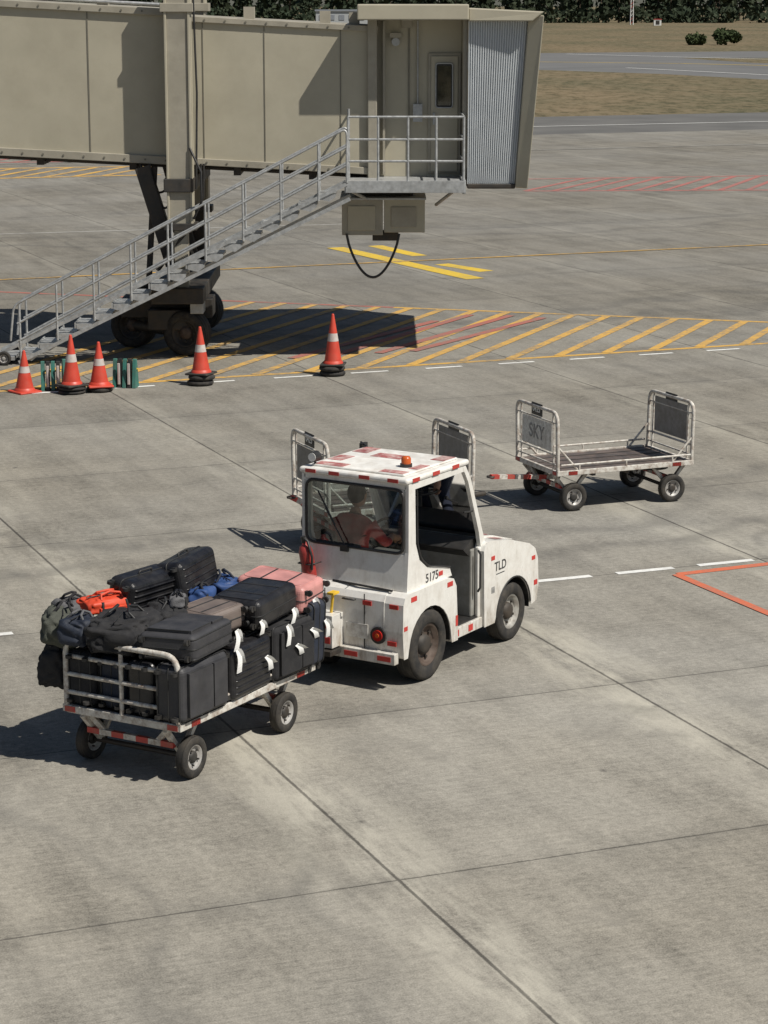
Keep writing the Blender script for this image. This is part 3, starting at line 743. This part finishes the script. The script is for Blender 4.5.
m.prismY([(.86,.98),(.78,1.04),(.98,1.12),(1.02,1.06),(.98,.9)],-.5,.5,black)
m.box(-.2,.44,-.05,.05,.72,.82,black)
m.obj('interior_body',tg,bevel=.015)
m=M()
for w0 in (.27,-.27):
    m.box(-.10,.40,w0-.2,w0+.2,.74,.87,seatm)
    m.box(-.18,-.06,w0-.2,w0+.2,.80,1.20,seatm,)
m.obj('seats',tg,bevel=.035,seg=3)
m=M()
C=Vector((.66,.27,1.13)); ax=Vector((-.75,0,.66)).normalized(); a1=Vector((0,1,0)); a2=ax.cross(a1)
rim=[C+(a1*math.cos(t)+a2*math.sin(t))*.17 for t in [2*math.pi*i/28 for i in range(28)]]
m.tube(rim,.013,black,closed=True,n=8)
for t in (0,2.09,4.19): m.tube([C,C+(a1*math.cos(t+.5)+a2*math.sin(t+.5))*.17],.009,black,n=6)
m.cyl(C-ax*.02,C+ax*.015,.035,black); m.tube([C,C-ax*.25],.02,black)
m.tube([(.6,.02,.8),(.66,.02,1.02)],.01,black,n=6); m.ell((.66,.02,1.03),(.02,.02,.025),black)
m.obj('steering_wheel',tg)
txt=mat('black_vinyl',(.025,.025,.025),.5,dirt=.4,dcol=(.2,.2,.2),dscale=20)
txtg=mat('grey_stencil',(.17,.17,.165),.6,dirt=.9,dcol=(.45,.44,.42),dscale=25)
text('fleet_number','5175',.115,txt,tg,(.10,-.5665,.94),(R(90),0,0))
text('maker_badge','TLD',.125,txt,tg,(1.30,-.6115,.80),(R(90),0,0))
m=M(); m.box(1.22,1.38,-.6125,-.6085,.725,.733,txt); m.box(1.13,1.19,-.6125,-.6085,.56,.62,txtg); m.obj('hood_latches',tg)

# ---------------------------------------------------------------- driver
skin=mat('skin',(.36,.20,.13),.55,var=.08); shirt=mat('red_shirt',(.30,.035,.03),.85,var=.2,scale=12,bump=.3,bscale=25)
pants=mat('navy_trousers',(.02,.025,.045),.9,var=.2); shoe=mat('shoes',(.02,.02,.02),.6); hair=mat('dark_hair',(.012,.010,.008),.7,var=.3,bump=.5)
dr=empty('driver_person',(-.10,20.37,0),R(58.3))
J={'pel':((.10,.27,.95),.145),'wst':((.09,.27,1.06),.135),'ch':((.09,.27,1.24),.155),'uc':((.09,.27,1.34),.12),'nk':((.12,.27,1.42),.055),'nk2':((.15,.27,1.49),.055)}
Ed=[('pel','wst'),('wst','ch'),('ch','uc'),('uc','nk'),('nk','nk2')]
for n,s in(('L',1),('R',-1)):
    J['sh'+n]=((.09,.27+s*.17,1.35),.068); J['el'+n]=((.28,.27+s*.24,1.14),.048); J['wr'+n]=((.52,.27+s*.155,1.15),.030)
    J['hp'+n]=((.16,.27+s*.09,.94),.095); J['kn'+n]=((.55,.27+s*.12,.93),.064); J['an'+n]=((.74,.27+s*.12,.47),.042); J['to'+n]=((.88,.27+s*.13,.415),.035)
    Ed+=[('uc','sh'+n),('sh'+n,'el'+n),('el'+n,'wr'+n),('pel','hp'+n),('hp'+n,'kn'+n),('kn'+n,'an'+n),('an'+n,'to'+n)]
ks=list(J); me=bpy.data.meshes.new('b'); me.from_pydata([J[k][0] for k in ks],[(ks.index(a),ks.index(b)) for a,b in Ed],[])
ob=bpy.data.objects.new('b',me); scene.collection.objects.link(ob)
ob.modifiers.new('s','SKIN'); sv=me.skin_vertices[0].data
for i,k in enumerate(ks): sv[i].radius=(J[k][1],J[k][1]*(1.15 if k in('ch','uc') else 1)); 
sv[0].use_root=True
sb=ob.modifiers.new('ss','SUBSURF'); sb.levels=2; sb.render_levels=2
dg=bpy.context.evaluated_depsgraph_get(); dg.update(); me2=bpy.data.meshes.new_from_object(ob.evaluated_get(dg)); bpy.data.objects.remove(ob)
me2.materials.clear()
for mm in (shirt,pants,skin,shoe): me2.materials.append(mm)
for p in me2.polygons:
    c=p.center; p.use_smooth=True
    p.material_index = 3 if c.z<.50 else (1 if c.z<1.0 else (2 if (c.x>.36 or (c.z>1.43 and abs(c.y-.27)<.1)) else 0))
bo=bpy.data.objects.new('body',me2); scene.collection.objects.link(bo); bo.parent=dr
m=M()
hc=(.175,.27,1.585)
m.ell(hc,(.092,.074,.112),skin,20,14); m.ell((.21,.27,1.53),(.055,.05,.055),skin)
m.ell((.268,.27,1.575),(.018,.014,.026),skin)
for s in(-1,1):
    m.ell((.172,.27+s*.076,1.58),(.018,.010,.030),skin); m.ell((.252,.27+s*.030,1.60),(.012,.013,.009),whitetape); m.ell((.261,.27+s*.030,1.60),(.005,.006,.006),black)
    m.tube([(.262,.27+s*.015,1.622),(.250,.27+s*.048,1.622)],.004,hair,n=5)
m.tube([(.262,.25,1.538),(.268,.27,1.536),(.262,.29,1.538)],.004,redlens,n=5)
m.obj('head',dr)
m=M(); m.ell((.150,.27,1.612),(.096,.084,.105),hair,20,14); m.obj('hair',dr)
m=M()
for s in(-1,1):
    wr=Vector((.52,.27+s*.155,1.15)); t=(0.25 if s>0 else math.pi-.25); g=C+(a1*math.cos(t)+a2*math.sin(t))*.17
    fwd=(g-wr).normalized(); pc=wr.lerp(g,.55)
    m.tube([wr-fwd*.02,wr+fwd*.02,pc,g-fwd*.01+Vector((0,0,.012))],.03,skin,n=10,rr=[.028,.03,.036,.028])
    tan=(a2*math.cos(t)-a1*math.sin(t)).normalized(); up=fwd.cross(tan).normalized()
    if up.z<0: up=-up
    for k in range(4):
        o=g+tan*(k-1.5)*.02; ln=(.9,1.05,1,.8)[k]
        m.tube([o-fwd*.02+up*.018,o+fwd*.012*ln+up*.024,o+fwd*.030*ln+up*.004,o+fwd*.022*ln-up*.018,o+fwd*.0-up*.024],.009,skin,n=7)
    m.tube([pc-tan*.03,g-tan*.045+up*.01,g-tan*.03+fwd*.01+up*.02],.010,skin,n=7)
m.obj('hands',dr)

# ---------------------------------------------------------------- baggage carts
def cart(name,loc,rz,u0=-.94,u1=.94,ht=1.3,kind='panel',lettering=True):
    r=empty(name,(loc[0],loc[1],0),rz); W=.575
    m=M()
    m.box(u0+.03,u1-.03,-W+.03,W-.03,.475,.495,deckm)
    for k in range(4):
        y=-W+.03+(k+1)*(2*W-.06)/5; m.box(u0+.05,u1-.05,y-.008,y+.008,.495,.501,dark)
    m.obj('deck',r)
    m=M()
    for s in(-1,1):
        m.box(u0,u1,min(s*W,s*(W-.04)),max(s*W,s*(W-.04)),.455,.515,cartw)
    for u in (u0,u1-.04,): m.box(u+.001,u+.041,-W+.04,W-.04,.45,.512,cartw)
    for u in (-.45,.0,.45): m.box(u,u+.05,-W+.04,W-.04,.42,.474,dark)
    for s in (-1,1):
        m.tube([(u0+.05,s*(W-.01),.585),(u1-.05,s*(W-.01),.585)],.014,cartw,n=6)
        for u in (u0+.3,0,u1-.3): m.tube([(u,s*(W-.01),.51),(u,s*(W-.01),.585)],.012,cartw,n=6)
    m.obj('chassis_frame',r,bevel=.005)
    m=M()
    for e,sg in ((u0+.02,-1),(u1-.02,1)):
        h=ht
        le=sg*.015 if kind=='panel' else 0
        out=rcorner([(e,-W+.03,.46),(e+le,-W+.03,h),(e+le,W-.03,h),(e,W-.03,.46)],.13)
        m.tube(out,.023,cartw,n=10)
        if kind=='panel':
            m.tube([(e,-W+.03,.70),(e,W-.03,.70)],.014,cartw,n=8)
            m.tube([(e,-W+.05,.58),(e,W-.05,.58)],.012,cartw,n=8)
            m.tube([(e+le,-W+.03,h-.13),(e+le,W-.03,h-.13)],.012,cartw,n=8)
            for y in (-.43,.43): m.tube([(e+le,y,h-.02),(e,y,.5)],.012,cartw,n=8)
            m.tube([(e,-W+.03,.80),(e-sg*.26,-W+.03,.52)],.014,cartw,n=8); m.tube([(e,W-.03,.80),(e-sg*.26,W-.03,.52)],.014,cartw,n=8)
        else:
            for z in (.62,.77,.92): m.tube([(e,-W+.03,z),(e,W-.03,z)],.019,cartw,n=8)
            m.tube([(e,0,.46),(e,0,h)],.019,cartw,n=8)
    m.obj('end_frames',r)
    if kind=='panel':
        m=M()
        for e,sg,mt in ((u0+.02,-1,panelw if lettering else panelg),(u1-.02,1,panelg)):
            m.box(e+sg*.012-.006,e+sg*.012+.006,-.40,.40,.73,ht-.15 if sg<0 else ht-.05,mt)
            m.box(e+sg*.016-.006,e+sg*.016+.006,-.14,.14,ht-.11,ht+.04,black)
        m.obj('end_panels',r,bevel=.004)
        if lettering:
            text('panel_lettering','SKY',.24,txtg,r,(u0+.02-.012+.0085,0,.90),(R(90),0,R(90)))
            text('panel_lettering','SKY',.24,txtg,r,(u0+.02-.012-.0085,0,.90),(R(90),0,R(-90)))
        for a in (0,180):
            text('plate_number','0425',.10,whitetape,r,(u0+.02-.016+(.0085 if a==0 else -.0085),0,ht-.035),(R(90),0,R(90-a)))
    m=M()
    for i,u in enumerate((-.68,.68)):
        m.cyl((u,-.45,.17),(u,.45,.17),.022,dark)
        for s in(-1,1):
            m.tube([(u-.22,s*.40,.44),(u,s*.40,.18),(u+.22,s*.40,.44)],.022,cartw,sq=True)
        nb=7
        for k in range(nb):
            y=-.42+k*.84/nb; m.box(u-.03+(-.12 if i==0 else 0),u+.01+(-.12 if i==0 else 0),y,y+.84/nb,.27,.315,cartred if k%2==0 else cartw)
    m.tube([(-.83,-.40,.44),(-.80,-.25,.29)],.02,cartw,sq=True); m.tube([(-.83,.40,.44),(-.80,.25,.29)],.02,cartw,sq=True)
    m.cyl((.68,0,.34),(.68,0,.43),.2,dark,n=20)
    m.obj('running_gear',r)
    m=M()
    for u in (-.68,.68):
        for s in(-1,1): wheel(m,(u,s*.49,.172),.172,.085,rubber,rimw,dark,hub=dark)
    m.obj('wheels',r)
    m=M()
    for sg,e in ((-1,u0),(1,u1)):
        for y in (-.5,.5): m.box(e-.004 if sg<0 else e+.001,e if sg<0 else e+.005,y-.05,y+.05,.46,.505,cartred)
        for u in (u0+.15,u1-.3):
            m.box(u,u+.12,-W-.004,-W,.46,.505,cartred)
    m.obj('reflectors',r)
    return r
def drawbar(r,pts):
    m=M(); P=[Vector(p) for p in pts]
    n=8
    for i in range(n):
        m.tube([P[0].lerp(P[1],i/n),P[0].lerp(P[1],(i+1)/n)],.026,cartred if i%2 else cartw,sq=True)
    m.lathe([(.05,-.01),(.05,.01),(.03,.01),(.03,-.01),(.05,-.01)],P[1],(0,0,1),dark,16)
    m.obj('drawbar',r)
c1=cart('baggage_cart',(2.72,27.9),R(23),ht=1.22); drawbar(c1,[(-.70,0,.33),(-1.60,-.10,.42)])
c2=cart('baggage_cart',(.03,25.63),R(23),u1=.84,ht=1.27,lettering=False); drawbar(c2,[(-.70,0,.33),(-1.2,-.10,.62)])
m=M(); m.tube([(.84,0,.45),(1.05,0,.43),(1.28,.1,.42)],.03,dark); m.obj('rear_coupling',c2)
CL=Vector((-1.61,18.2,0)); CR=R(60)
c3=cart('baggage_cart',CL,CR,-.94,1.06,1.06,'rail'); drawbar(c3,[(.70,0,.33),(1.62,-.03,.32)])

# ---------------------------------------------------------------- luggage
TC=Matrix.Translation(CL)@Matrix.Rotation(CR,4,'Z')
def cm(name,c,rough=.45,**k): return mat(name,c,rough,var=.2,dirt=k.pop('dirt',.2),dcol=k.pop('dcol',(.10,.095,.09)),dscale=8,bump=k.pop('bump',.1),**k)
blk=cm('luggage_black',(.010,.010,.012),.36); blk2=cm('luggage_black_fabric',(.013,.013,.015),.85,bump=.5,bscale=220); char=cm('luggage_charcoal',(.034,.034,.038),.6)
navy=cm('luggage_navy',(.012,.018,.034),.7,bump=.4,bscale=200); taupe=cm('luggage_taupe',(.15,.12,.105),.5); pink=cm('luggage_pink',(.52,.24,.22),.4,dcol=(.33,.18,.16))
green=cm('bag_grey_green',(.065,.07,.055),.85,bump=.5,bscale=120); grey=cm('bag_grey',(.10,.10,.105),.8,bump=.4,bscale=120)
blue=cm('bag_blue',(.02,.06,.19),.7); orange=cm('bag_orange',(.62,.06,.02),.6); zipm=mat('zip',(.025,.025,.025),.5); tagm=mat('paper_tag',(.80,.80,.78),.6,var=.04)
MODES={'side':((0,0,1),(0,-1,0),(1,0,0)),'flat':((0,1,0),(0,0,1),(1,0,0)),'flatw':((-1,0,0),(0,0,1),(0,1,0)),'up':((-1,0,0),(0,-1,0),(0,0,1)),
       'upu':((0,1,0),(-1,0,0),(0,0,1))}
def place(root,c,mode,yaw=0,tx=0,ty=0):
    X,Y,Z=[Vector(v) for v in MODES[mode]]
    Rm=Matrix((X,Y,Z)).transposed().to_4x4()
    Mx=TC@Matrix.Translation(c)@Euler((R(tx),R(ty),R(yaw))).to_matrix().to_4x4()@Rm
    root.matrix_world=Mx; return Mx
def suitcase(c,dim,mode,mt,style='ribs',yaw=0,tx=0,ty=0,tags=()):
    W,D,Hh=dim
    r=empty('suitcase'); Mx=place(r,c,mode,yaw,tx,ty); w,d,h=W/2,D/2,Hh/2
    m=M(); m.box(-w,w,-d,d,-h,h,mt); m.obj('shell',r,bevel=min(.06,d*.45),seg=5)
    m=M()
    sm=rcorner([(-w-.001,0,-h),(w+.001,0,-h),(w+.001,0,h),(-w-.001,0,h)],.055,True)
    m.tube(sm,.006,zipm,closed=True,n=6)
    if style=='ribs':
        k=7
        for i in range(k):
            x=-w*.72+i*(w*1.44)/(k-1)
            for s in(-1,1):
                m.tube(rcorner([(x,s*(d-.012),-h*.86),(x,s*(d+.003),-h*.80),(x,s*(d+.003),h*.80),(x,s*(d-.012),h*.86)],.02),.0085,mt,n=6)
    elif style=='soft':
        m.box(-w*.78,w*.78,d-.01,d+.028,-h*.80,h*.18,mt); m.box(-w*.78,w*.78,d-.01,d+.022,h*.26,h*.82,mt)
        m.tube(rcorner([(-w*.78,d+.024,-h*.8),(w*.78,d+.024,-h*.8),(w*.78,d+.024,h*.18),(-w*.78,d+.024,h*.18)],.03,True),.005,zipm,closed=True,n=5)
        for s in (-1,1): m.tube(rcorner([(-w,s*(d-.03),-h),(w,s*(d-.03),-h),(w,s*(d-.03),h),(-w,s*(d-.03),h)],.055,True),.006,zipm,closed=True,n=5)
    else:
        for s in(-1,1):
            m.tube(rcorner([(-w*.8,s*d,-h*.85),(w*.8,s*d,-h*.85),(w*.8,s*d,h*.85),(-w*.8,s*d,h*.85)],.05,True),.006,mt,closed=True,n=6)
        for z in (-h*.35,h*.35):
            for s in (-1,1): m.box(-w*.8,w*.8,s*d-.004,s*d+.004,z-.008,z+.008,zipm)
    m.obj('seams_and_ribs',r,bevel=.004)
    m=M()
    m.tube(rcorner([(-.09,0,h-.005),(-.085,0,h+.035),(.085,0,h+.035),(.09,0,h-.005)],.025),.010,black,n=8)
    m.tube(rcorner([(w-.005,0,-.08),(w+.03,0,-.075),(w+.03,0,.075),(w-.005,0,.08)],.025),.009,black,n=8)
    for sx in(-1,1):
        m.box(sx*w*.5-.018,sx*w*.5+.018,-d*.75-.01,-d*.75+.01,h-.02,h+.012,galv)
        for sy in (-1,1):
            m.box(sx*w*.8-.018,sx*w*.8+.018,sy*d*.6-.018,sy*d*.6+.018,-h-.02,-h+.01,black)
            m.cyl((sx*w*.8-.012,sy*d*.6,-h-.03),(sx*w*.8+.012,sy*d*.6,-h-.03),.026,black,n=14)
    m.obj('handles_and_wheels',r)
    if tags:
        m=M(); Ti=Mx.inverted()@TC
        for (p,dx,dz,wd) in tags:
            p=Vector(p); n=8; 
            for rep in range(2):
                vs=[]; k=.0 if rep==0 else 1
                for i in range(n+1):
                    t=i/n
                    q=p+Vector(((dx+k*.06)*t+.008*math.sin(5*t+k),-.012*math.sin(math.pi*t)-.006*k,-dz*(1-.35*k)*t))
                    sw=Vector((wd*.5*math.cos(.5*t+k),-wd*.35*math.sin(.6*t+k),wd*.12))
                    vs+= [Ti@(q+sw),Ti@(q-sw)]
                m.add(vs,[(2*i,2*i+1,2*i+3,2*i+2) for i in range(n)],tagm)
        m.obj('luggage_tag',r,recalc=False)
    return r
def softbag(name,c,dim,mt,yaw=0,tilt=0,seed=0,strap=True,mat2=None):
    r=empty(name); r.matrix_world=TC@Matrix.Translation(c)@Euler((R(tilt),0,R(yaw))).to_matrix().to_4x4()
    random.seed(seed); m=M(); nx,ny=56,36; a,b,cc=dim[0]/2,dim[1]/2,dim[2]/2; vs=[];fs=[]
    sgn=lambda q,e:math.copysign(abs(q)**e,q)
    for i in range(ny+1):
        p=math.pi*i/ny
        for j in range(nx):
            t=2*math.pi*j/nx
            x=a*sgn(math.sin(p),.55)*sgn(math.cos(t),.5); y=b*sgn(math.sin(p),.55)*sgn(math.sin(t),.5); z=cc*sgn(math.cos(p),.6)
            v=Vector((x,y,z)); k=1+.17*mn.noise(v*6+Vector((seed,0,0)))+.12*mn.noise(v*17+Vector((0,seed,0)))-.14*(1-min(1,4*abs(mn.noise(Vector((v.x*16,v.y*6+seed,v.z*9))))))
            vs.append(v*k)
    for i in range(ny):
        for j in range(nx): fs.append((i*nx+j,(i+1)*nx+j,(i+1)*nx+(j+1)%nx,i*nx+(j+1)%nx))
    m.add(vs,fs,mt,True); m.obj('bag_body',r)
    m=M()
    m.tube([(-a*.8,0,cc*.98),(0,.01,cc*1.04),(a*.8,0,cc*.98)],.006,zipm,n=5)
    if strap:
        for s in(-1,1):
            m.tube([(-a*.4,s*b*.6,cc*.75),(-a*.35,s*b*.3,cc*1.25),(0,s*b*.15,cc*1.45),(a*.35,s*b*.3,cc*1.25),(a*.4,s*b*.6,cc*.75)],.012,mat2 or zipm,n=6)
            m.tube([(s*a*.45,-b*1.0,-cc*.7),(s*a*.45,-b*1.05,0),(s*a*.42,-b*.85,cc*.7)],.014,zipm,n=6)
        m.box(-a*.55,a*.55,-b*1.12,-b*.9,-cc*.65,cc*.1,mat2 or mt)
    m.obj('straps_and_pocket',r,bevel=.01)
    return r
# lower layer (u forward, w left)
suitcase((-.62,-.47,.745),(.46,.27,.66),'side',char,'soft')
suitcase((.05,-.47,.735),(.44,.27,.62),'side',blk,'ribs',yaw=2,tags=(((-.22,-.635,.96),.03,.20,.05),((.20,-.635,.80),.08,.13,.05)))
suitcase((.68,-.49,.75),(.47,.26,.60),'side',blk2,'soft',yaw=-2,tags=(((.48,-.665,1.0),.02,.18,.045),((.62,-.665,.80),.09,.10,.05),((.86,-.66,.88),.10,.10,.05)))
suitcase((1.03,-.42,.80),(.42,.24,.56),'upu',navy,'soft',tx=3,tags=(((1.10,-.65,.90),.05,.16,.045),))
suitcase((-.60,-.17,.74),(.45,.26,.64),'side',blk,'plain'); suitcase((-.58,.12,.73),(.43,.26,.62),'side',navy,'soft'); suitcase((-.60,.41,.74),(.45,.27,.64),'side',blk2,'soft')
suitcase((.08,.10,.74),(.46,.30,.64),'side',char,'plain'); suitcase((.08,.42,.74),(.45,.28,.64),'side',blk,'ribs'); suitcase((.72,.02,.74),(.45,.30,.58),'side',blk2,'soft'); suitcase((.72,.36,.74),(.45,.30,.58),'side',blk,'plain')
suitcase((.06,-.19,.73),(.42,.24,.6),'side',blk2,'soft')
# upper layer
suitcase((-.52,-.35,1.085),(.50,.22,.68),'flat',char,'soft',yaw=7,ty=1,tx=-2,tags=(((-.22,-.63,1.12),.0,.17,.05),))
suitcase((.0,-.22,1.12),(.44,.20,.42),'flatw',taupe,'plain',yaw=-10,ty=-4)
suitcase((.49,-.33,1.14),(.48,.25,.66),'flat',blk,'plain',yaw=3,ty=-3,tags=(((.64,-.62,1.10),.0,.13,.045),((.18,-.60,1.10),.02,.12,.045)))
suitcase((1.02,-.25,1.13),(.46,.24,.64),'flatw',pink,'plain',yaw=8,tx=5,tags=(((1.0,-.60,1.10),.02,.17,.05),))
suitcase((-.04,.43,1.21),(.44,.27,.60),'side',blk,'ribs',yaw=-5,tx=12)
suitcase((.48,.32,1.24),(.48,.28,.62),'side',blk,'ribs',yaw=6,tx=-9,ty=-3)
softbag('duffel_bag',(-.68,.14,1.11),(.66,.54,.30),blk2,20,0,3)
softbag('duffel_bag',(-.20,.05,1.14),(.40,.30,.22),blk2,60,0,23)
softbag('sports_bag',(-.40,.50,1.24),(.50,.24,.14),orange,-25,6,8,True,orange)
softbag('backpack',(-.78,.68,1.10),(.42,.34,.28),green,35,8,5,True,blk2)
softbag('backpack',(-.80,.72,.78),(.30,.26,.38),blk2,10,0,12,True,navy)
softbag('backpack',(-.88,.42,1.14),(.32,.28,.22),navy,0,5,15,True,grey)
softbag('backpack',(-.58,.74,1.18),(.30,.24,.22),grey,-20,12,31,True,blk2)
softbag('sports_bag',(.24,.03,1.21),(.28,.18,.16),blue,10,0,9,True,blk2)
softbag('sports_bag',(.80,.20,1.12),(.42,.3,.24),blue,60,0,10,True,navy)
softbag('handbag',(-.16,-.02,1.27),(.22,.14,.12),grey,30,5,41,True,blk)
print('done')
